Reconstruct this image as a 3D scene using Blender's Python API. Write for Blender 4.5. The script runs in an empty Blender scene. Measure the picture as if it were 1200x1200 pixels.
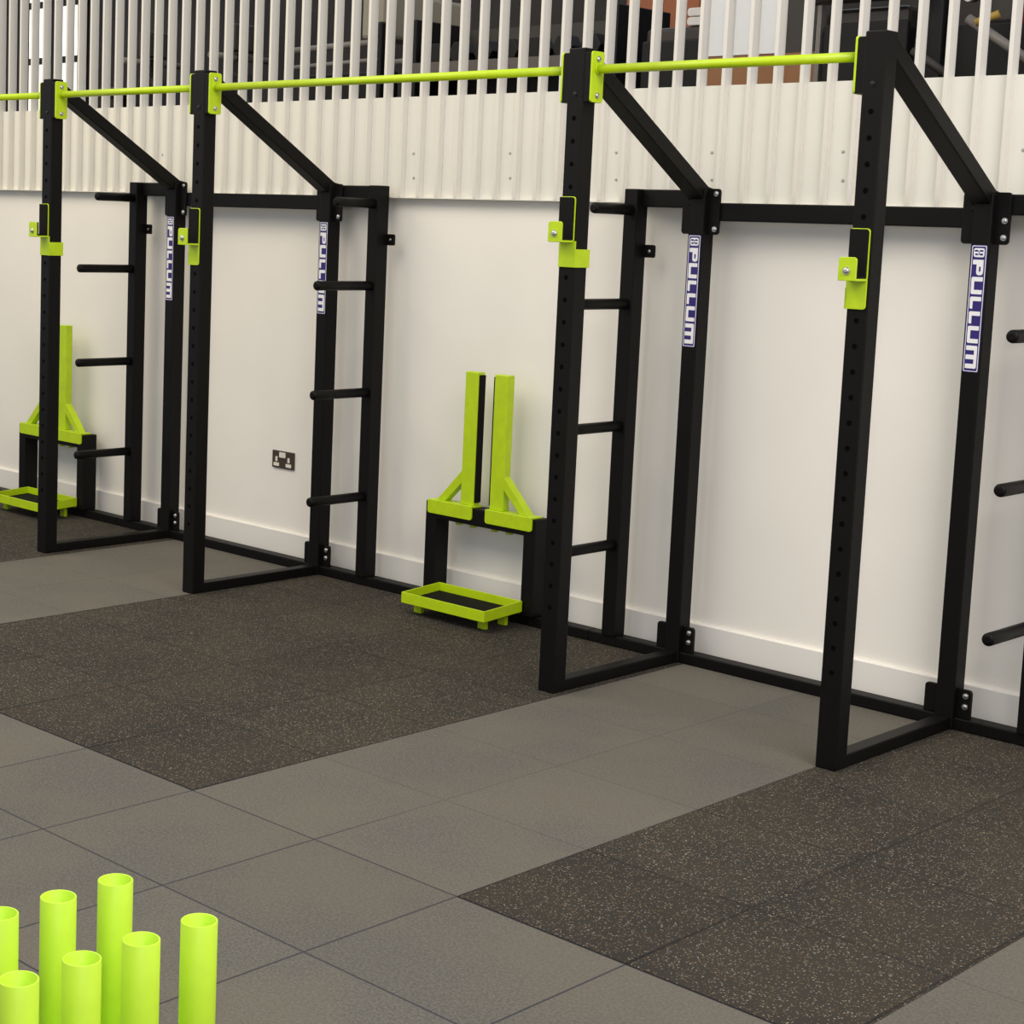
import bpy, bmesh, math, random
from mathutils import Vector, Matrix
random.seed(7)
C = bpy.context.scene.collection
PI = math.pi

# ------------------------------------------------------------------ materials
def nt(name):
    m = bpy.data.materials.new(name); m.use_nodes = True
    t = m.node_tree; b = t.nodes['Principled BSDF']
    return m, t, b
def N(t, k, **kw):
    n = t.nodes.new(k)
    for a, v in kw.items(): setattr(n, a, v)
    return n
def coords(t, scale=None):
    g = N(t, 'ShaderNodeNewGeometry')
    return g.outputs['Position']
def mat(name, col, rough=.5, metal=0, noise=0, nscale=40, bump=0, bscale=300, spec=None, emit=None, estr=1):
    m, t, b = nt(name)
    b.inputs['Base Color'].default_value = (*col, 1)
    b.inputs['Roughness'].default_value = rough
    b.inputs['Metallic'].default_value = metal
    if spec is not None: b.inputs['Specular IOR Level'].default_value = spec
    if emit:
        b.inputs['Emission Color'].default_value = (*emit, 1); b.inputs['Emission Strength'].default_value = estr
    P = coords(t)
    if noise:
        n = N(t, 'ShaderNodeTexNoise'); n.inputs['Scale'].default_value = nscale; n.inputs['Detail'].default_value = 4
        t.links.new(P, n.inputs['Vector'])
        r = N(t, 'ShaderNodeMapRange'); r.inputs[1].default_value = .3; r.inputs[2].default_value = .7
        r.inputs[3].default_value = 1 - noise; r.inputs[4].default_value = 1 + noise
        t.links.new(n.outputs[0], r.inputs[0])
        mx = N(t, 'ShaderNodeVectorMath', operation='SCALE'); mx.inputs[0].default_value = col
        t.links.new(r.outputs[0], mx.inputs['Scale']); t.links.new(mx.outputs[0], b.inputs['Base Color'])
    if bump:
        n = N(t, 'ShaderNodeTexNoise'); n.inputs['Scale'].default_value = bscale; n.inputs['Detail'].default_value = 2
        t.links.new(P, n.inputs['Vector'])
        bp = N(t, 'ShaderNodeBump'); bp.inputs['Strength'].default_value = bump; bp.inputs['Distance'].default_value = .002
        t.links.new(n.outputs[0], bp.inputs['Height']); t.links.new(bp.outputs[0], b.inputs['Normal'])
    return m

BLACK = mat('black_powder_coat', (.0032, .0026, .0022), .5, noise=.2, nscale=60, bump=.2, bscale=500, spec=.17)
DARKBOLT = mat('black_bolt', (.012, .011, .010), .35, .3)
HOLE = mat('hole_shadow', (.0016, .0013, .0011), .9, spec=.05)
RUB = mat('black_rubber', (.005, .0045, .004), .75, spec=.15)
LIME = mat('lime_powder_coat', (.45, .615, .003), .38, noise=.06, nscale=25, bump=.1, bscale=400)
LIME_FLASHLIT = mat('lime_coat_flashlit', (.54, .80, .035), .5, noise=.03, nscale=25)  # brighter copy of the lime coat, flash light on near tubes put into the colour
STEEL = mat('zinc_bolt', (.62, .60, .56), .3, 1)
WALLM = mat('painted_plaster', (.83, .79, .715), .75, noise=.02, nscale=2.5, bump=.06, bscale=90)
PANEL = mat('cream_panel', (.75, .73, .655), .8, noise=.015, nscale=5)
SLAT = mat('slat_paint', (.655, .625, .565), .7, noise=.02, nscale=8)
SKIRT = mat('gloss_skirting', (.80, .765, .70), .5)
NAVY = mat('navy_vinyl', (.022, .012, .14), .4)
WHITE = mat('white_vinyl', (.82, .80, .80), .4)
SOCK = mat('brushed_dark_plate', (.10, .075, .055), .4, .6)
INS = mat('socket_insert', (.75, .70, .60), .5)

def tile_lines(t, ox, oy, s, w, fade=.35):
    """factor that is 1 on the seams of a square grid"""
    P = coords(t); sep = N(t, 'ShaderNodeSeparateXYZ'); t.links.new(P, sep.inputs[0])
    outs = []
    for ax, o in ((0, ox), (1, oy)):
        a = N(t, 'ShaderNodeMath', operation='SUBTRACT'); t.links.new(sep.outputs[ax], a.inputs[0]); a.inputs[1].default_value = o
        p = N(t, 'ShaderNodeMath', operation='PINGPONG'); t.links.new(a.outputs[0], p.inputs[0]); p.inputs[1].default_value = s / 2
        r = N(t, 'ShaderNodeMapRange'); r.inputs[1].default_value = w * .35; r.inputs[2].default_value = w; r.inputs[3].default_value = 1; r.inputs[4].default_value = 0
        t.links.new(p.outputs[0], r.inputs[0]); outs.append(r.outputs[0])
    m = N(t, 'ShaderNodeMath', operation='MAXIMUM'); t.links.new(outs[0], m.inputs[0]); t.links.new(outs[1], m.inputs[1])
    fy = N(t, 'ShaderNodeMapRange'); fy.inputs[1].default_value = -2.43; fy.inputs[2].default_value = -2.05; fy.inputs[3].default_value = 1; fy.inputs[4].default_value = fade
    t.links.new(sep.outputs[1], fy.inputs[0])
    k = N(t, 'ShaderNodeMath', operation='MULTIPLY'); t.links.new(m.outputs[0], k.inputs[0]); t.links.new(fy.outputs[0], k.inputs[1])
    return k.outputs[0]
def tile_tint(t, ox, oy, s, amt):
    P = coords(t); v = N(t, 'ShaderNodeVectorMath', operation='SUBTRACT'); t.links.new(P, v.inputs[0]); v.inputs[1].default_value = (ox, oy, -5)
    d = N(t, 'ShaderNodeVectorMath', operation='SCALE'); t.links.new(v.outputs[0], d.inputs[0]); d.inputs['Scale'].default_value = 1 / s
    f = N(t, 'ShaderNodeVectorMath', operation='FLOOR'); t.links.new(d.outputs[0], f.inputs[0])
    sp = N(t, 'ShaderNodeSeparateXYZ'); t.links.new(f.outputs[0], sp.inputs[0])
    cb = N(t, 'ShaderNodeCombineXYZ'); t.links.new(sp.outputs[0], cb.inputs[0]); t.links.new(sp.outputs[1], cb.inputs[1])
    w = N(t, 'ShaderNodeTexWhiteNoise', noise_dimensions='3D'); t.links.new(cb.outputs[0], w.inputs['Vector'])
    r = N(t, 'ShaderNodeMapRange'); r.inputs[3].default_value = 1 - amt; r.inputs[4].default_value = 1 + amt
    t.links.new(w.outputs['Value'], r.inputs[0]); return r.outputs[0]
def mixc(t, fac, a, b):
    m = N(t, 'ShaderNodeMix', data_type='RGBA')
    if hasattr(fac, 'is_linked'): t.links.new(fac, m.inputs[0])
    else: m.inputs[0].default_value = fac
    for i, c in ((6, a), (7, b)):
        if hasattr(c, 'is_linked'): t.links.new(c, m.inputs[i])
        else: m.inputs[i].default_value = (*c, 1)
    return m.outputs[2]
def noise(t, scale, detail=3, lo=.4, hi=.6):
    n = N(t, 'ShaderNodeTexNoise'); n.inputs['Scale'].default_value = scale; n.inputs['Detail'].default_value = detail
    t.links.new(coords(t), n.inputs['Vector'])
    r = N(t, 'ShaderNodeMapRange'); r.inputs[1].default_value = lo; r.inputs[2].default_value = hi
    t.links.new(n.outputs[0], r.inputs[0]); return r.outputs[0]

OX, OY, TS = -3.6638, -2.4465, .5
def floor_grey():
    m, t, b = nt('grey_rubber_tiles')
    c = mixc(t, noise(t, 2.2, 4), (.108, .094, .072), (.084, .080, .069))
    c = mixc(t, noise(t, 150, 3, .38, .68), c, (.136, .125, .105))
    vm = N(t, 'ShaderNodeVectorMath', operation='SCALE'); t.links.new(c, vm.inputs[0]); t.links.new(tile_tint(t, OX, OY, TS, .05), vm.inputs['Scale'])
    ln = tile_lines(t, OX, OY, TS, .0042)
    c2 = mixc(t, ln, vm.outputs[0], (.036, .036, .042))
    t.links.new(c2, b.inputs['Base Color']); b.inputs['Roughness'].default_value = .8
    b.inputs['Specular IOR Level'].default_value = .25
    n = N(t, 'ShaderNodeTexNoise'); n.inputs['Scale'].default_value = 350; t.links.new(coords(t), n.inputs['Vector'])
    sub = N(t, 'ShaderNodeMath', operation='SUBTRACT'); t.links.new(n.outputs[0], sub.inputs[0]); t.links.new(ln, sub.inputs[1])
    bp = N(t, 'ShaderNodeBump'); bp.inputs['Strength'].default_value = .35; bp.inputs['Distance'].default_value = .002
    t.links.new(sub.outputs[0], bp.inputs['Height']); t.links.new(bp.outputs[0], b.inputs['Normal'])
    return m
def floor_dark():
    m, t, b = nt('dark_flecked_rubber_tiles')
    base = mixc(t, noise(t, 2.5, 4), (.037, .031, .023), (.028, .025, .020))
    v = N(t, 'ShaderNodeTexVoronoi'); v.inputs['Scale'].default_value = 210; v.inputs['Randomness'].default_value = 1
    t.links.new(coords(t), v.inputs['Vector'])
    sc = N(t, 'ShaderNodeSeparateColor'); t.links.new(v.outputs['Color'], sc.inputs[0])
    g1 = N(t, 'ShaderNodeMath', operation='GREATER_THAN'); t.links.new(sc.outputs[0], g1.inputs[0]); g1.inputs[1].default_value = .68
    g2 = N(t, 'ShaderNodeMath', operation='LESS_THAN'); t.links.new(v.outputs['Distance'], g2.inputs[0]); g2.inputs[1].default_value = .42
    g = N(t, 'ShaderNodeMath', operation='MULTIPLY'); t.links.new(g1.outputs[0], g.inputs[0]); t.links.new(g2.outputs[0], g.inputs[1])
    fl = N(t, 'ShaderNodeValToRGB'); t.links.new(sc.outputs[1], fl.inputs[0])
    e = fl.color_ramp.elements; e[0].position = 0; e[0].color = (.16, .09, .03, 1); e[1].position = 1; e[1].color = (.30, .27, .22, 1)
    e2 = fl.color_ramp.elements.new(.5); e2.color = (.10, .085, .06, 1)
    c = mixc(t, g.outputs[0], base, fl.outputs[0])
    ln = tile_lines(t, OX, OY, TS, .006, .55)
    c = mixc(t, ln, c, (.010, .009, .009))
    vm = N(t, 'ShaderNodeVectorMath', operation='SCALE'); t.links.new(c, vm.inputs[0]); t.links.new(tile_tint(t, OX, OY, TS, .10), vm.inputs['Scale'])
    t.links.new(vm.outputs[0], b.inputs['Base Color']); b.inputs['Roughness'].default_value = .85
    b.inputs['Specular IOR Level'].default_value = .2
    bp = N(t, 'ShaderNodeBump'); bp.inputs['Strength'].default_value = .5; bp.inputs['Distance'].default_value = .002
    sb = N(t, 'ShaderNodeMath', operation='SUBTRACT'); t.links.new(v.outputs['Distance'], sb.inputs[0]); t.links.new(ln, sb.inputs[1])
    t.links.new(sb.outputs[0], bp.inputs['Height']); t.links.new(bp.outputs[0], b.inputs['Normal'])
    return m
GREYF, DARKF = floor_grey(), floor_dark()

# ------------------------------------------------------------------ mesh helpers
class MB:
    def __init__(s): s.bm = bmesh.new()
    def box(s, x0, x1, y0, y1, z0, z1, mi=0):
        v = [s.bm.verts.new((x, y, z)) for z in (z0, z1) for y in (y0, y1) for x in (x0, x1)]
        for f in ((0,2,3,1),(4,5,7,6),(0,1,5,4),(2,6,7,3),(0,4,6,2),(1,3,7,5)):
            q = s.bm.faces.new([v[i] for i in f]); q.material_index = mi
        return s
    def prism(s, pts, axis, a0, a1, mi=0):
        """2-D polygon pts extruded along axis from a0 to a1; pts are the other two coordinates in xyz order"""
        def P(p, a):
            return {'x': (a, p[0], p[1]), 'y': (p[0], a, p[1]), 'z': (p[0], p[1], a)}[axis]
        lo = [s.bm.verts.new(P(p, a0)) for p in pts]; hi = [s.bm.verts.new(P(p, a1)) for p in pts]
        n = len(pts); fs = [s.bm.faces.new(lo), s.bm.faces.new(hi[::-1])]
        for i in range(n): fs.append(s.bm.faces.new([lo[i], hi[i], hi[(i+1) % n], lo[(i+1) % n]]))
        for f in fs: f.material_index = mi
        return s
    def tube(s, p0, p1, r, seg=24, mi=0, r_in=0, round_end=0):
        p0, p1 = Vector(p0), Vector(p1); d = (p1 - p0); L = d.length; d.normalize()
        up = Vector((0, 0, 1)) if abs(d.z) < .9 else Vector((1, 0, 0))
        u = d.cross(up).normalized(); w = d.cross(u).normalized()
        prof = [(0, r)]
        if round_end: prof += [(L - round_end, r), (L - round_end * .5, r * .93), (L - round_end * .15, r * .75), (L, r * .45)]
        else: prof += [(L, r)]
        if r_in: prof = [(0, r), (L - .001, r), (L, r - .001), (L, r_in + .001), (L - .001, r_in), (.004, r_in)]
        rings = []
        for a, rr in prof:
            rings.append([s.bm.verts.new(p0 + d * a + (u * math.cos(2*PI*k/seg) + w * math.sin(2*PI*k/seg)) * rr) for k in range(seg)])
        for A, B in zip(rings, rings[1:]):
            for k in range(seg):
                f = s.bm.faces.new([A[k], A[(k+1) % seg], B[(k+1) % seg], B[k]]); f.smooth = True; f.material_index = mi
        a = s.bm.faces.new(rings[0][::-1]); b = s.bm.faces.new(rings[-1]); a.material_index = b.material_index = mi
        return s
    def build(s, name, m, parent=None, bevel=0, seg=2, loc=None):
        bmesh.ops.recalc_face_normals(s.bm, faces=s.bm.faces)
        me = bpy.data.meshes.new(name); s.bm.to_mesh(me); s.bm.free()
        for x in (m if isinstance(m, (list, tuple)) else [m]): me.materials.append(x)
        o = bpy.data.objects.new(name, me); C.objects.link(o)
        if bevel:
            b = o.modifiers.new('bevel', 'BEVEL'); b.width = bevel; b.segments = seg; b.limit_method = 'ANGLE'; b.angle_limit = math.radians(50)
        if parent:
            o.parent = parent
            if loc is None:                       # geometry is given in world coordinates
                pm = Matrix.Translation(wpos(parent)); me.transform(pm.inverted())
        if loc is not None: o.location = loc
        return o
def wpos(o):
    v = Vector((0, 0, 0))
    while o: v += o.location; o = o.parent
    return v
def rrect(x0, x1, z0, z1, r, corners='abcd', n=5):
    """rounded rectangle, corners a=x0z0 b=x1z0 c=x1z1 d=x0z1"""
    P = []
    for k, cx, cz, a0 in (('a', x0, z0, 180), ('b', x1, z0, 270), ('c', x1, z1, 0), ('d', x0, z1, 90)):
        if k in corners:
            ox = cx + (r if cx == x0 else -r); oz = cz + (r if cz == z0 else -r)
            for i in range(n + 1):
                a = math.radians(a0 + 90 * i / n); P.append((ox + r * math.cos(a), oz + r * math.sin(a)))
        else: P.append((cx, cz))
    return P
def thing(name, label, cat, loc=(0, 0, 0), group=None):
    o = bpy.data.objects.new(name, None); C.objects.link(o); o.location = loc; o.empty_display_size = .1
    o['label'] = label; o['category'] = cat
    if group: o['group'] = group
    return o
def tag(o, label, cat, group=None):
    o['label'] = label; o['category'] = cat
    if group: o['group'] = group
    return o
def struct(o): o['kind'] = 'structure'; return o
def bolt(parent, p, axis, r=.008, h=.007, name='bolt', m=None):
    d = Vector({'x': (1, 0, 0), '-y': (0, -1, 0), 'y': (0, 1, 0), '-x': (-1, 0, 0)}[axis])
    mb = MB(); p = Vector(p); mb.tube(p, p + d * h * .45, r * 1.35, 16); mb.tube(p + d * h * .4, p + d * h, r, 8 if h > .008 else 12, round_end=h * .3)
    return mb.build(name, m or STEEL, parent)

# ------------------------------------------------------------------ setting
struct(MB().box(-16, 4, -9, .03, -.05, -.0008).build('floor', GREYF))
WY = .03
struct(MB().box(-16, 4, WY, WY + .12, 0, 1.75).build('wall_back', WALLM))
sk = MB(); sk.prism([(WY, 0), (WY - .018, 0), (WY - .018, .132), (WY - .015, .135), (WY, .135)], 'x', -16, 4)
struct(sk.build('baseboard_back', SKIRT))
Z0, ZP = 1.7066, 2.139
PITCH = .1080
scr = thing('slatted_screen', 'tall screen of white vertical slats over a cream parapet panel, above the white wall', 'screen', (-5, WY, Z0))
MB().box(-15.95, 3.95, WY - .016, WY - .0005, Z0, ZP).box(-15.95, 3.95, WY - .044, WY - .0155, Z0, Z0 + .004).build('parapet_panel', PANEL, scr)
sl = MB()
k0 = -3.268
for k in range(-30, 110):
    x = k0 - k * PITCH
    if -15.9 < x < 3.9: sl.prism([(WY - .046, Z0 + .0045), (WY - .0165, Z0 + .0045), (WY - .0165, ZP + .0005), (WY - .001, ZP + .0005), (WY - .001, 3.6), (WY - .046, 3.6)], 'x', x, x + .0148)
sl.build('slats', SLAT, scr)
for px, pz in ((-7.0, 1.898), (-5.262, 1.898), (-5.256, 1.794), (-4.718, 1.897), (-4.712, 1.797), (-4.18, 1.898), (-4.174, 1.794), (-3.742, 1.896), (-3.736, 1.797), (-3.203, 1.897), (-3.197, 1.798), (-2.56, 1.9)):
    bolt(scr, (px, WY - .016, pz), '-y', .0045, .003, 'screw', mat('panel_screw', (.45, .45, .42), .4, .5) if 'panel_screw' not in bpy.data.materials else bpy.data.materials['panel_screw'])

# dark flecked rubber mats let into the grey floor (thin slabs)
for x0, x1, lab in ((-5.675, -3.664, 'dark flecked rubber mat area between the two black racks, with lime tray on it'),
                    (-2.664, -1.655, 'dark flecked rubber mat area in the right foreground beside the nearest upright'),
                    (-9.7, -6.70, 'dark flecked rubber mat area at the far left behind the leftmost upright')):
    y1 = .011
    o = MB().box(x0, x1, OY, y1, -.0007, 0).build('rubber_mat', DARKF); tag(o, lab, 'rubber mat')

# ------------------------------------------------------------------ decal lettering
def decal(parent, xc, y, z0, z1):
    """vertical maker's plate, reading downwards; z1 top. drawn in (u along text, v up) then turned clockwise"""
    W = .0535; L = z1 - z0; x0 = xc - W / 2; x1 = xc + W / 2
    mb = MB()
    mb.prism(rrect(x0, x1, z0, z1, .005), 'y', y - .0005, y, 0)
    mb.prism(rrect(x0 + .0022, x1 - .0022, z0 + .0022, z1 - .0022, .004), 'y', y - .0008, y - .0004, 1)
    mb.prism(rrect(x0 + .0046, x1 - .0046, z0 + .0046, z1 - .0046, .003), 'y', y - .0011, y - .0004, 0)
    H = .0385; vb = x0 + .0082                                   # text height runs along +x from vb
    cnt = [0]
    def R(u0, u1, v0, v1, r=0, corners='abcd', mi=1, lift=0):
        cnt[0] += 1; lift += cnt[0] * .00002
        # u fraction of L down from the top, v fraction of H
        za, zb = z1 - u1 * L, z1 - u0 * L; xa, xb = vb + v0 * H * .97, vb + v1 * H * .97
        pts = rrect(xa, xb, za, zb, r, corners) if r else [(xa, za), (xb, za), (xb, zb), (xa, zb)]
        mb.prism(pts, 'y', y - .0016 - lift, y - .0005, mi)
    # emblem: rounded block with two letters cut in
    R(.025, .095, .02, .98, .006); R(.038, .052, .10, .42, .002, mi=0, lift=.0007); R(.038, .052, .56, .88, .002, mi=0, lift=.0007)
    R(.066, .080, .16, .42, .002, mi=0, lift=.0007); R(.066, .080, .56, .86, .002, mi=0, lift=.0007); R(.045, .075, .47, .52, mi=0, lift=.0007)
    # P
    R(.115, .152, 0, .97, .003, 'd'); R(.15, .236, .36, .97, .009, 'ab'); R(.168, .208, .60, .74, .002, mi=0, lift=.0007)
    def U(a, b):
        R(a, a + .034, .1, 1, 0); R(b - .034, b, .1, 1, 0); R(a, b, 0, .26, .005, 'ad')
    def Lt(a, b): R(a, a + .034, .1, 1, 0); R(a, b, 0, .26, .005, 'ad')
    U(.250, .385); Lt(.405, .500); Lt(.520, .617); U(.635, .770)
    a, b = .790, .970
    R(a, b, .74, 1, .005, 'bc'); R(a, a + .036, 0, .95); R(b - .036, b, 0, .95); R((a + b) / 2 - .018, (a + b) / 2 + .018, 0, .85)
    return mb.build('name_decal', [NAVY, WHITE], parent)

# ------------------------------------------------------------------ racks
Wp, Dp, D, SP = .0688, .0663, .8246, 1.0913
FY = -D; RY = -.101; HB = .042
SZ0, SZ1 = 2.018, 2.181
YB, ZB, RB = -D + Dp / 2, 2.126, .0150
def rack(X1, L0, L1, label, sleeves):
    t = thing('squat_rack', label, 'rack', (X1 + SP / 2, -.45, 0))
    for i, x in enumerate((X1, X1 + SP)):
        rc = x + Wp / 2 + .0095
        # front upright with its line of holes
        u = MB().box(x, x + Wp, FY, FY + Dp, 0, 2.196).build('front_upright', BLACK, t, .004)
        z = 1.965; h0 = None
        while z > .25:
            if h0 is None:
                h0 = MB().tube((0, -.0004, 0), (0, .002, 0), .0085, 14).build('bolt_hole', HOLE, u, loc=(0, 0, 0)); h = h0
            else:
                h = h0.copy(); C.objects.link(h)
            h.location = Vector((x + Wp * .5, FY, z)) - wpos(u); z -= .0757
        for sgn in sleeves[i]:
            xa, xb = (x - .024, x + .004) if sgn < 0 else (x + Wp - .004, x + Wp + .024)
            MB().prism(rrect(xa, xb, SZ0, SZ1, .008, 'd' if sgn < 0 else 'c'), 'y', FY + .002, FY + Dp - .002).build('bar_sleeve', BLACK, t, .002)
        for px, pz in ((.012, 2.045), (.03, SZ1 - .03)):
            bolt(t, (x + Wp * .5, FY, 2.045), '-y', .006, .004, m=DARKBOLT) if px == .012 else None
        # arm on the floor
        MB().box(x + .018, x + Wp, FY + Dp - .004, RY + .01, 0, HB).build('base_arm', BLACK, t, .004)
        # sloping brace: side outline in (y,z), as wide as the post
        def top(y): return 2.109 - .5955 * (y + .637)
        def bot(y): return 2.045 - .6 * (y + .637)
        ya, yb = FY + Dp - .004, RY + .075
        MB().prism([(ya, bot(ya)), (RY + .004, bot(RY + .004)), (RY + .004, 1.70), (yb, 1.70), (yb, 1.762), (RY + .035, top(RY + .035)), (ya, min(top(ya), 2.183))], 'x', x + .001, x + Wp - .001).build('brace', BLACK, t, .004)
        # rear upright, flanges, bolts
        r = MB().box(rc - .032, rc + .032, RY, RY + .07, 0, 1.757).build('rear_upright', BLACK, t, .004)
        decal(r, rc - .0005, RY, 1.184, 1.593)
        MB().prism(rrect(rc - .081, rc + .080, 1.596, 1.762, .012), 'y', RY + .026, RY + .036).build('top_flange', BLACK, t, .0015)
        MB().prism(rrect(rc - .083, rc + .080, HB, .138, .012, 'cd'), 'y', RY + .022, RY + .036).build('base_flange', BLACK, t, .0015)
        hi, lo = (1.744, 1.616), (1.672, 1.618)
        for sx, zs in ((1, lo if i else hi),):
            for z in zs: bolt(t, (rc + sx * .064, RY + .026, z), '-y', .0072, .008)
            for z in (.118, .082): bolt(t, (rc + sx * .062, RY + .022, z), '-y', .0075, .008)
    r1, r2 = X1 + Wp / 2 + .0095, X1 + SP + Wp / 2 + .0095
    MB().box(r1 + .03, r2 - .03, RY + .036, RY + .080, 1.6465, 1.7115).build('rear_crossbar', BLACK, t, .004)
    for i, (lx, rx) in enumerate(((L0, r1), (L1, r2))):
        MB().box(lx - .030, lx + .030, RY, RY + .07, HB - .002, 1.757).build('peg_post', BLACK, t, .004)
        a, b = (lx + .028, rx - .03) if i == 0 else (rx + .03, lx - .028)
        MB().box(a, b, RY + .036, RY + .080, 1.691, 1.7565).build('peg_post_crossbar', BLACK, t, .004)
        for z, l in ((1.679, .225), (1.325, .325), (.860, .325), (.400, .325)):
            MB().tube((lx, RY + .01, z), (lx, RY - l, z), .0205, 24, round_end=.010).build('storage_peg', BLACK, t)
        tb = MB().prism(rrect(lx + .028, lx + .082, 1.502, 1.550, .008, 'bc'), 'y', RY + .055, RY + .063).build('fixing_tab', BLACK, t, .001)
        bolt(tb, (lx + .058, RY + .055, 1.526), '-y', .005, .004, 'screw')
    MB().box(L0 - .10, L1 + .10, RY + .010, RY + .070, 0, HB).build('base_beam', BLACK, t, .004)
    bar(X1 + Wp, X1 + SP, t)
    return t
def bar(xa, xb, parent):
    """round pull-up bar with bolted end plates on the sleeves between post faces xa and xb"""
    if parent is None: return
    b = MB().tube((xa + .030, YB, ZB), (xb - .030, YB, ZB), RB, 24).build('pull_up_bar', LIME, parent)
    for x0, x1, s in ((xa + .024, xa + .031, 1), (xb - .031, xb - .024, -1)):
        e = MB().prism(rrect(FY + .001, FY + Dp - .001, SZ0 - .001, SZ1 + .003, .010), 'x', x0, x1).build('end_plate', LIME, parent, .0015)
        for z in (SZ0 + .022, SZ1 - .022): bolt(e, (x1 if s > 0 else x0, YB, z), 'x' if s > 0 else '-x', .0075, .007)
        MB().tube((x1 - .001 if s > 0 else x0 + .001, YB, ZB), (x1 + .006 if s > 0 else x0 - .006, YB, ZB), RB * 1.18, 24).build('weld_collar', LIME, e)
XA, XB = -6.8218, -3.759
rack(XA, -7.085, -5.383, 'farther black steel squat rack on the left, its lime bar between the two leftmost posts', ((-1, 1), (-1, 1)))
rack(XB, -4.0135, -2.345, 'nearer black steel squat rack on the right, its uprights largest in the room', ((-1, 1), (-1,)))
for a, b, lab in ((XA + SP + Wp, XB, 'long lime green pull-up bar bolted across the gap between the two racks'),
                  (XA - 1.97, XA, 'lime green pull-up bar running off left from the leftmost upright')):
    g = thing('pull_up_bar', lab, 'pull-up bar', ((a + b) / 2, YB, ZB)); bar(a, b, g)
for a, b, lab in ((-5.283, -4.1135, 'low black floor beam along the skirting joining the two racks behind the lime tray'),
                  (-9.6, -7.185, 'low black floor beam along the skirting at the far left behind the lime stand')):
    o = MB().box(a + .001, b - .001, RY + .010, RY + .070, 0, HB).build('floor_beam', BLACK, None, .004); tag(o, lab, 'beam')

# ------------------------------------------------------------------ J-hooks
def jhook(x, z0, side, label):
    """x left edge of the post, z0 bottom, side +1 wraps the right face"""
    t = thing('bar_hook', label, 'bar hook', (x + Wp / 2, FY, z0))
    xa, xb = x + .002, x + Wp - .006
    if side < 0: xa = x - .004
    else: xb = x + Wp + .003
    bx = x + Wp - .006
    MB().prism(rrect(x + .002, bx, z0 + .0885, z0 + .236, .010, 'c'), 'y', FY - .006, FY - .0008).build('back_plate', LIME, t, .001)
    MB().prism(rrect(xa, xb, z0, z0 + .088, .009, 'b' if side < 0 else ''), 'y', FY - .006, FY - .0008).build('lower_plate', LIME, t, .001)
    MB().prism(rrect(x + .001, bx - .0022, z0 + .0905, z0 + .2338, .009, 'c'), 'y', FY - .013, FY - .006).build('rubber_liner', RUB, t, .001)
    if side > 0: MB().box(x + Wp + .001, x + Wp + .006, FY - .006, FY + Dp + .006, z0, z0 + .061).build('side_wrap', LIME, t, .001)
    else: MB().box(x - .006, x - .001, FY - .006, FY + Dp + .006, z0, z0 + .061).build('side_wrap', LIME, t, .001)
    s = MB().box(x + .004, bx, FY - .068, FY - .006, z0 + .083, z0 + .090).build('shelf', LIME, t, .001)
    MB().box(x + .006, bx - .003, FY - .061, FY - .013, z0 + .090, z0 + .096).build('shelf_pad', RUB, t)
    f = MB().prism(rrect(x + .004, bx - .001, z0 + .083, z0 + .152, .010, 'cd'), 'y', FY - .070, FY - .063).build('front_lip', LIME, t, .0015)
    bolt(f, (x + .032, FY - .070, z0 + .112), '-y', .0085, .008)
    MB().box(x + .006, bx - .003, FY - .063, FY - .055, z0 + .095, z0 + .150).build('lip_pad', RUB, t)
jhook(XA, 1.395, 1, 'small lime J-hook wrapped on the leftmost black upright')
jhook(XA + SP, 1.395, -1, 'small lime J-hook on the second upright from the left, beside the far name plate')
jhook(XB, 1.470, 1, 'lime J-hook wrapped on the upright just right of the T-shaped lime arms')
jhook(XB + SP, 1.393, -1, 'largest lime J-hook, on the nearest black upright at the right')

# ------------------------------------------------------------------ stands with lime spotter arms and trays
def spotter(dx, s, label):
    """s=+1 the right one of the pair; mirrored about x=-4.647+dx"""
    M = -4.685 + dx
    X = lambda v: M + s * v
    def bx(mb, a, b, *r): lo, hi = sorted((X(a), X(b))); mb.box(lo, hi, *r); return mb
    t = thing('spotter_arm', label, 'rack attachment', (X(.15), -.09, .441))
    bx(MB(), .044, .116, -.105, -.065, .448, 1.003).build('tube', LIME, t, .003)
    bx(MB(), .036, .044, -.102, -.068, .462, .992).build('rubber_pad', RUB, t, .002)
    bx(MB(), .036, .286, -.122, -.055, .441, .448).build('base_plate', LIME, t, .001)
    lo, hi = sorted((X(.036), X(.286)))
    MB().prism(rrect(lo, hi, .390, .4475, .012, 'ab'), 'y', -.1225, -.1155).build('front_lip', LIME, t, .0015)
    MB().prism([(X(.115), .590), (X(.115), .536), (X(.204), .448), (X(.250), .448)], 'y', -.104, -.066).build('gusset', LIME, t, .0015)
    for a in (.060, .138): MB().tube((X(a), -.080, .3685), (X(a), -.080, .356), .016, 16).build('fixing_stud', LIME, t)
def stand(dx, lab):
    t = thing('storage_stand', lab, 'stand', (-4.685 + dx, -.075, HB))
    bx = MB
    a, b = -4.985 + dx, -4.385 + dx
    for xa in (a, b - .06): MB().box(xa, xa + .060, -.1150, -.031, HB + .0005, .440).build('leg', BLACK, t, .003)
    MB().box(a + .058, b - .058, -.115, -.035, .369, .440).build('crossbar', BLACK, t, .003)
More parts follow.
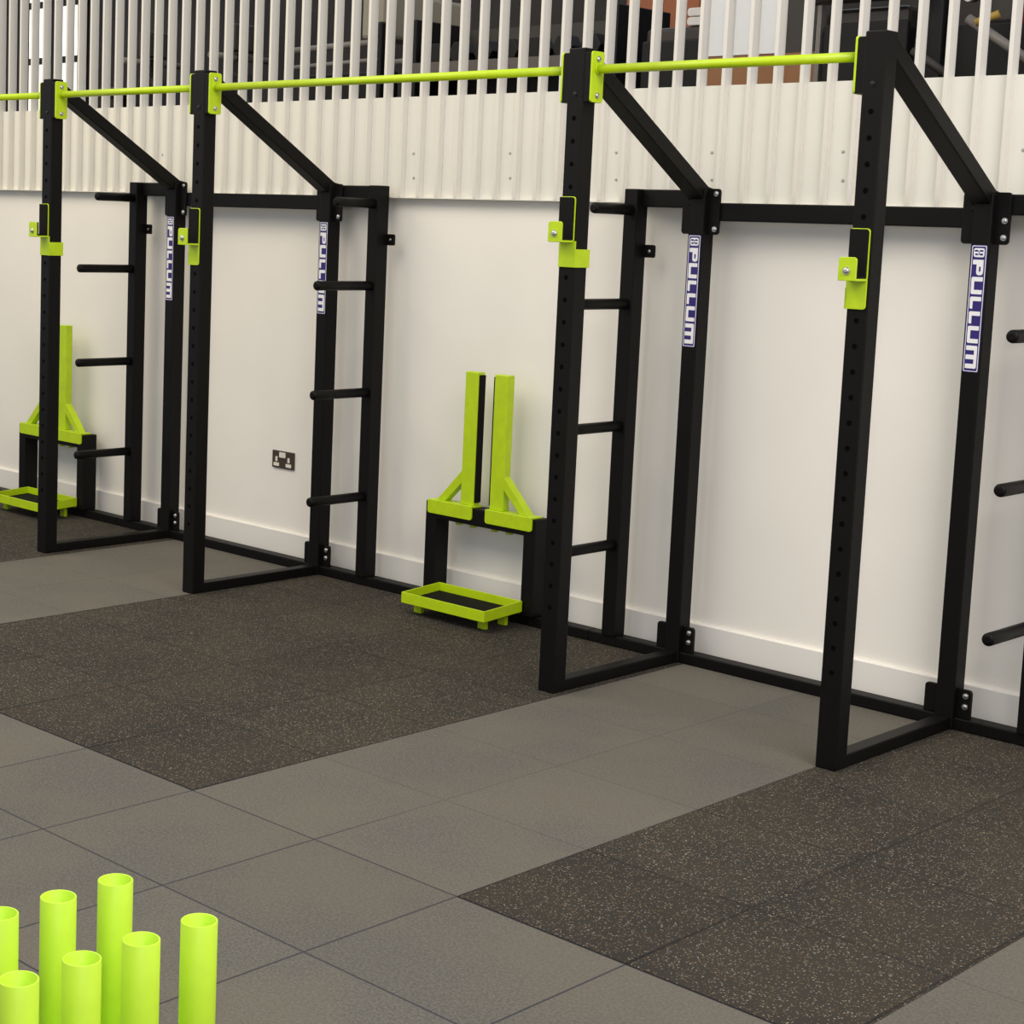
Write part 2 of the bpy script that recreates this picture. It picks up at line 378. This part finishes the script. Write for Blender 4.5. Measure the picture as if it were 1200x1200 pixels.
def tray(dx, lab):
    t = thing('frame_tray', lab, 'tray', (-4.66 + dx, -.24, 0))
    x0, x1, y0, y1 = -4.885 + dx, -4.43 + dx, -.350, -.120
    sl = .062; zb, h, th = .046, .044, .006
    def wall(xa, xb, ya, yb, za, zc):
        mb = MB(); mb.box(xa, xb, ya, yb, za, zc)
        for v in mb.bm.verts: v.co.z += (v.co.y - y0) * sl
        return mb
    wall(x0, x1, y0, y0 + th, zb, zb + h).build('front_rim', LIME, t, .001)
    wall(x0, x1, y1 - th, y1, zb, zb + h).build('back_rim', LIME, t, .001)
    for xa in (x0, x1 - th): wall(xa, xa + th, y0 + th, y1 - th, zb, zb + h).build('side_rim', LIME, t, .001)
    wall(x0 + th, x1 - th, y0 + th, y1 - th, zb + .004, zb + .010).build('rubber_base', RUB, t)
    for xa in (x0 + .015, x1 - .088):
        for ya in (-.287, -.165):
            mb = MB().box(xa, xa + .040, ya, ya + .018, .0, zb + (ya - y0) * sl + .004); mb.build('foot', LIME, t, .001)
for dx, far in ((0, False), (-3.0627, True)):
    w = 'far left, half hidden behind the leftmost upright' if far else 'between the two racks'
    stand(dx, 'black steel goalpost stand ' + w + ', carrying two lime arms')
    for s, n in ((-1, 'left'), (1, 'right')):
        spotter(dx, s, ('%s-hand lime upright spotter arm on the ' % n) + ('far stand behind the leftmost upright' if far else 'middle stand between the two racks'))
    tray(dx, 'shallow rectangular lime tray on the floor ' + ('at the left edge behind the leftmost upright' if far else 'in front of the middle black stand'))

# ------------------------------------------------------------------ wall socket
t = thing('wall_socket', 'dark metal double wall socket with pale switches on the white wall', 'socket', (-6.045, WY, .473))
MB().prism(rrect(-6.120, -5.970, .431, .513, .003), 'y', WY - .009, WY).build('face_plate', SOCK, t, .002)
for a in (-6.058, -6.036): MB().box(a - .010, a + .010, WY - .013, WY - .008, .482, .507).build('switch', INS, t, .001)
for a in (-6.089, -6.004):
    MB().box(a - .019, a + .019, WY - .0105, WY - .0085, .440, .456).build('socket_slots', INS, t)
    MB().box(a - .007, a + .007, WY - .0105, WY - .0085, .462, .485).build('earth_slot', INS, t)

# ------------------------------------------------------------------ foreground bar holder
H = .42
holder = thing('bar_holder', 'bright lime upright bar storage holder of open round tubes in left foreground', 'bar holder', (-2.27, -3.83, 0))
MB().prism(rrect(-2.52, -2.04, -4.13, -3.50, .03), 'z', .001, .012).build('base_plate', LIME_FLASHLIT, holder, .002)
for i, x in enumerate((-2.401, -2.167)):
    for j, y in enumerate((-4.020, -3.902, -3.784, -3.662)):
        MB().tube((x, y, .010), (x, y, H), .0314, 40, r_in=.0282).build('bar_tube', LIME_FLASHLIT, holder)

# ------------------------------------------------------------------ upper floor seen between the slats, dark colours stand in for its weak light
MF = 1.72
DK = mat('dark_equipment', (.006, .005, .005), .5, spec=.3)
PAD = mat('black_vinyl_pad', (.030, .022, .017), .35, noise=.1, nscale=8)
BRN = mat('brown_board', (.30, .135, .055), .6, noise=.12, nscale=6)
ORG = mat('orange_brown_board', (.33, .10, .035), .6, noise=.1, nscale=6)
GRY = mat('grey_board', (.042, .036, .030), .6, noise=.1, nscale=5)
LGT = mat('pale_grey_metal', (.20, .18, .16), .4)
WHT = mat('white_board', (.88, .88, .88), .5)
YEL = mat('yellow_plastic', (.45, .30, .05), .5)
RED = mat('dark_red_plastic', (.22, .02, .02), .5)
MW = mat('mezzanine_wall_dimmed', (.036, .028, .024), .8, noise=.55, nscale=1.1)  # wall colour darkened to stand in for the dim upper level
TOW = mat('white_towel', (.80, .76, .72), .9)
struct(MB().box(-16, 4, WY + .12, 4.2, MF - .06, MF).build('floor_upper', GRY))
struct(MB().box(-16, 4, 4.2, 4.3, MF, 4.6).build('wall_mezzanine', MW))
# window on the far wall of the upper level (daylight behind it)
GLOW = mat('bright_window_glass', (.9, .88, .8), .3, emit=(1, .93, .80), estr=1.5)
wn = thing('window_1', 'bright window in the far wall of the upper level at the left', 'window', (-14, 4.2, 3))
del wn['label'], wn['category']; wn['kind'] = 'structure'
MB().box(-14.40, -13.55, 4.17, 4.19, 2.30, 4.2).build('pane', GLOW, wn)
fr = MB()
for a in (-14.46, -13.97, -13.55): fr.box(a, a + .07, 4.13, 4.2, 2.25, 4.25)
for z in (2.24, 2.98, 3.5, 4.2): fr.box(-14.46, -13.48, 4.135, 4.2, z, z + .06)
fr.build('window_frame', DK, wn)

def px(x, Y): pass
# partition with brown foot, white and grey boards
t = thing('partition_board', 'white and grey partition board with brown foot standing behind the right-hand slats', 'partition', (-4.05, .8, MF))
MB().box(-4.345, -3.80, .78, .86, MF, 2.335).build('brown_foot', BRN, t)
MB().box(-4.345, -3.955, .775, .865, 2.336, 3.5).build('white_board', WHT, t)
MB().box(-3.95, -3.81, .78, .86, 2.336, 3.5).build('grey_board', GRY, t)
MB().box(-3.795, -3.775, .76, .88, MF, 3.5).build('edge_post', LGT, t)

def bench(x0, x1, y, z, label, r=.05, cyl=True):
    t = thing('gym_bench', label, 'bench', ((x0 + x1) / 2, y, MF))
    if cyl: MB().tube((x0, y, z), (x1, y, z), r, 24, round_end=.02).build('roll_pad', PAD, t)
    MB().box(x0 + .02, x1 - .05, y + .06, y + .35, z - .16, z - .06).build('seat_pad', PAD, t, .02)
    for a in (x0 + .05, x1 - .10):
        for b in (y + .08, y + .30): MB().box(a, a + .05, b, b + .04, MF, z - .15).build('leg', DK, t)
    MB().box(x0 + .05, x1 - .05, y + .08, y + .12, MF + .42, MF + .50).build('frame_rail', DK, t)
    MB().box(x0 + .03, x1 - .03, y + .02, y + .05, MF + .30, z - .12).build('back_panel', DK, t, .01)
    return t
bench(-3.78, -3.36, .72, 2.555, 'black padded bench with roll cushion behind the slats above the nearest upright')
bench(-4.83, -4.40, .95, 2.56, 'black bench with folded white towels behind the slats left of the white partition', cyl=False)
for z, lab in ((2.500, 'upper folded white towel on the black bench behind the slats'), (2.448, 'lower folded white towel on the black bench behind the slats')):
    pass
for k, (z, lab) in enumerate(((2.503, 'lower folded white towel of the pair on the black bench behind the slats'), (2.543, 'upper folded white towel of the pair on the black bench behind the slats'))):
    o = MB().prism(rrect(-4.60, -4.44, z, z + .036, .014), 'y', 1.02, 1.20).build('folded_towel', TOW, None, .004); tag(o, lab, 'towel')
o = thing('storage_cabinet', 'orange-brown cabinet far behind the slats above the black bench', 'cabinet', (-5.5, 2.6, MF))
MB().box(-6.05, -5.55, 2.5, 2.9, MF, 3.3).build('carcass', ORG, o, .005)
MB().box(-6.04, -5.81, 2.48, 2.50, MF + .05, 3.28).build('door', ORG, o); MB().box(-5.79, -5.56, 2.48, 2.50, MF + .05, 3.28).build('door', ORG, o)

# machine at the far right
t = thing('cable_machine', 'dark strength machine with red shroud and pale lever behind the rightmost slats', 'gym machine', (-3.1, .9, MF))
MB().box(-3.36, -3.28, .8, .9, MF, 3.2).build('column', DK, t, .01); MB().box(-2.75, -2.66, .8, .9, MF, 3.2).build('column', DK, t, .01)
MB().box(-3.30, -2.72, .86, 1.0, MF, 2.42).build('weight_stack', DK, t, .01)
MB().box(-3.20, -3.03, .95, 1.05, 2.43, 3.1).build('shroud', GRY, t, .01)
MB().box(-3.03, -2.80, .95, 1.05, 2.43, 3.1).build('shroud', mat('maroon_shroud', (.07, .022, .022), .5), t, .01)
MB().tube((-3.14, .72, 2.42), (-2.86, .74, 2.23), .018, 16).build('lever', LGT, t)
MB().tube((-3.34, .70, 2.31), (-3.20, .70, 2.22), .016, 16).build('lever', GRY, t)
MB().tube((-3.135, .70, 2.50), (-3.13, .74, 2.50), .022, 16).build('pulley', STEEL, t)
MB().tube((-3.10, .70, 2.40), (-3.02, .72, 2.43), .014, 12).build('grip', YEL, t)
MB().box(-3.00, -2.97, .78, .82, 2.40, 2.47).build('selector_tag', RED, t)

# dumbbell rack with dumbbells
t = thing('dumbbell_rack', 'dark two-tier dumbbell rack behind the slats left of the third upright', 'rack', (-5.5, 1.1, MF))
for a in (-6.28, -5.02): MB().box(a, a + .06, 1.0, 1.4, MF, 2.62).build('side_frame', DK, t, .005)
for z in (2.02, 2.36): MB().box(-6.22, -5.02, .98, 1.38, z, z + .03).build('shelf', DK, t)
MB().box(-6.22, -5.02, 1.36, 1.39, MF + .1, 2.60).build('back_panel', GRY, t)
MB().box(-6.22, -5.02, .965, .98, 2.34, 2.40).build('shelf_lip', mat('worn_lip', (.12, .10, .085), .5), t)
for k in range(7):
    x = -6.12 + k * .165
    d = thing('dumbbell', 'black hexagonal dumbbell, %s on the rack behind the slats' % ('leftmost', 'second from left', 'third from left', 'middle one of seven', 'third from right', 'second from right', 'rightmost')[k], 'dumbbell', (x, 1.15, 2.391), 'dumbbells on the upper-level rack')
    for a in (1.02, 1.22):
        hx = [(x + .062 * math.cos(q * PI / 3), 2.4445 + .062 * math.sin(q * PI / 3)) for q in range(6)]
        MB().prism(hx, 'y', a, a + .08).build('head', DK, d, .005)
    MB().tube((x, 1.09, 2.4445), (x, 1.23, 2.4445), .016, 16).build('handle', STEEL, d)

# treadmill
t = thing('treadmill', 'dark treadmill with pale handrails and beige console behind the slats, middle left', 'treadmill', (-6.8, 1.2, MF))
MB().box(-7.25, -6.40, .95, 1.75, MF, MF + .18).build('deck', DK, t, .02)
for y in (.97, 1.70):
    MB().box(-6.52, -6.44, y, y + .05, MF + .15, 2.62).build('upright', DK, t, .01)
    MB().tube((-7.15, y, 2.50), (-6.46, y + .01, 2.52), .017, 16).build('handrail', LGT, t)
    MB().tube((-7.15, y, 2.41), (-6.46, y + .01, 2.43), .012, 16).build('lower_rail', LGT, t)
MB().box(-7.1, -6.45, 1.06, 1.12, MF + .18, 2.38).build('side_panel', DK, t, .01)
MB().box(-6.62, -6.46, 1.0, 1.68, 2.54, 2.78).build('console', mat('beige_console', (.30, .27, .20), .5), t, .02)
MB().box(-6.66, -6.625, 1.05, 1.62, 2.62, 2.80).build('screen', BRN, t, .01)
# exercise bikes
for x, lab in ((-7.75, 'dark exercise bike behind the slats beside the second upright'), (-8.55, 'dark exercise bike behind the slats between the two leftmost uprights')):
    t = thing('exercise_bike', lab, 'exercise bike', (x, 1.1, MF))
    MB().prism([(x - .30, MF + .1), (x + .30, MF + .1), (x + .22, MF + .5), (x + .10, 2.42), (x - .02, 2.42), (x - .12, MF + .5)], 'y', 1.05, 1.15).build('body', DK, t, .02)
    MB().box(x - .35, x - .28, .85, 1.35, MF, MF + .07).build('stabiliser', DK, t, .01); MB().box(x + .28, x + .35, .85, 1.35, MF, MF + .07).build('stabiliser', DK, t, .01)
    MB().box(x - .33, x + .33, 1.07, 1.13, MF + .05, MF + .11).build('base_bar', DK, t)
    MB().tube((x + .05, .88, 2.50), (x + .05, 1.32, 2.50), .018, 16).build('handlebar', LGT, t)
    MB().box(x + .03, x + .08, 1.07, 1.13, 2.38, 2.52).build('stem', DK, t)
    MB().prism(rrect(x - .36, x - .12, 2.30, 2.36, .02), 'y', 1.0, 1.2).build('saddle', PAD, t, .01)
    MB().box(x - .25, x - .21, 1.08, 1.12, MF + .35, 2.31).build('seat_post', DK, t)
    MB().box(x + .04, x + .12, 1.0, 1.2, 2.53, 2.68).build('console', GRY, t, .01)

# ------------------------------------------------------------------ light
w = bpy.data.worlds.new('world'); bpy.context.scene.world = w; w.use_nodes = True
bg = w.node_tree.nodes['Background']; bg.inputs[0].default_value = (.82, .89, 1, 1); bg.inputs[1].default_value = .66
def area(name, loc, target, sx, sy, e, col):
    l = bpy.data.lights.new(name, 'AREA'); l.shape = 'RECTANGLE'; l.size = sx; l.size_y = sy; l.energy = e; l.color = col
    o = bpy.data.objects.new(name, l); C.objects.link(o); o.location = loc
    o.rotation_euler = (Vector(target) - Vector(loc)).to_track_quat('-Z', 'Y').to_euler()
area('ceiling_light', (-8.6, -3.0, 4.6), (-7.2, -1.0, 0), 3, 3, 135, (1, .85, .60))
area('ceiling_light', (-4.8, -3.4, 4.6), (-4.6, -1.4, 0), 3, 3, 105, (1, .90, .74))
area('ceiling_light', (.6, -2.6, 4.3), (-3.6, -.5, 1.0), 3, 3, 215, (1, .93, .88))
area('camera_flash', (-.05, -5.45, 1.75), (-4.5, -1.2, .9), .25, .25, 26, (1, .95, .93))

# ------------------------------------------------------------------ camera
cam = bpy.data.cameras.new('camera'); co = bpy.data.objects.new('camera', cam); C.objects.link(co)
f, cx, cy = 2046.566, 412.588, 512.038
ya, pi_, ro = math.radians(45.46216), math.radians(-6.9717), math.radians(2.02999)
fw = Vector((-math.sin(ya) * math.cos(pi_), math.cos(ya) * math.cos(pi_), math.sin(pi_)))
r = Vector((math.cos(ya), math.sin(ya), 0)); u = r.cross(fw)
r2 = r * math.cos(ro) + u * math.sin(ro); u2 = -r * math.sin(ro) + u * math.cos(ro)
M = Matrix((r2, u2, -fw)).transposed().to_4x4(); M.translation = Vector((0, -5.474484, 1.591409)); co.matrix_world = M
cam.sensor_width = 36; cam.sensor_fit = 'HORIZONTAL'; cam.lens = f / 1200 * 36
cam.shift_x = (600 - cx) / 1200; cam.shift_y = (cy - 600) / 1200; cam.clip_start = .05; cam.clip_end = 100
bpy.context.scene.camera = co
vs = bpy.context.scene.view_settings; vs.view_transform = 'Standard'; vs.look = 'None'; vs.exposure = 0
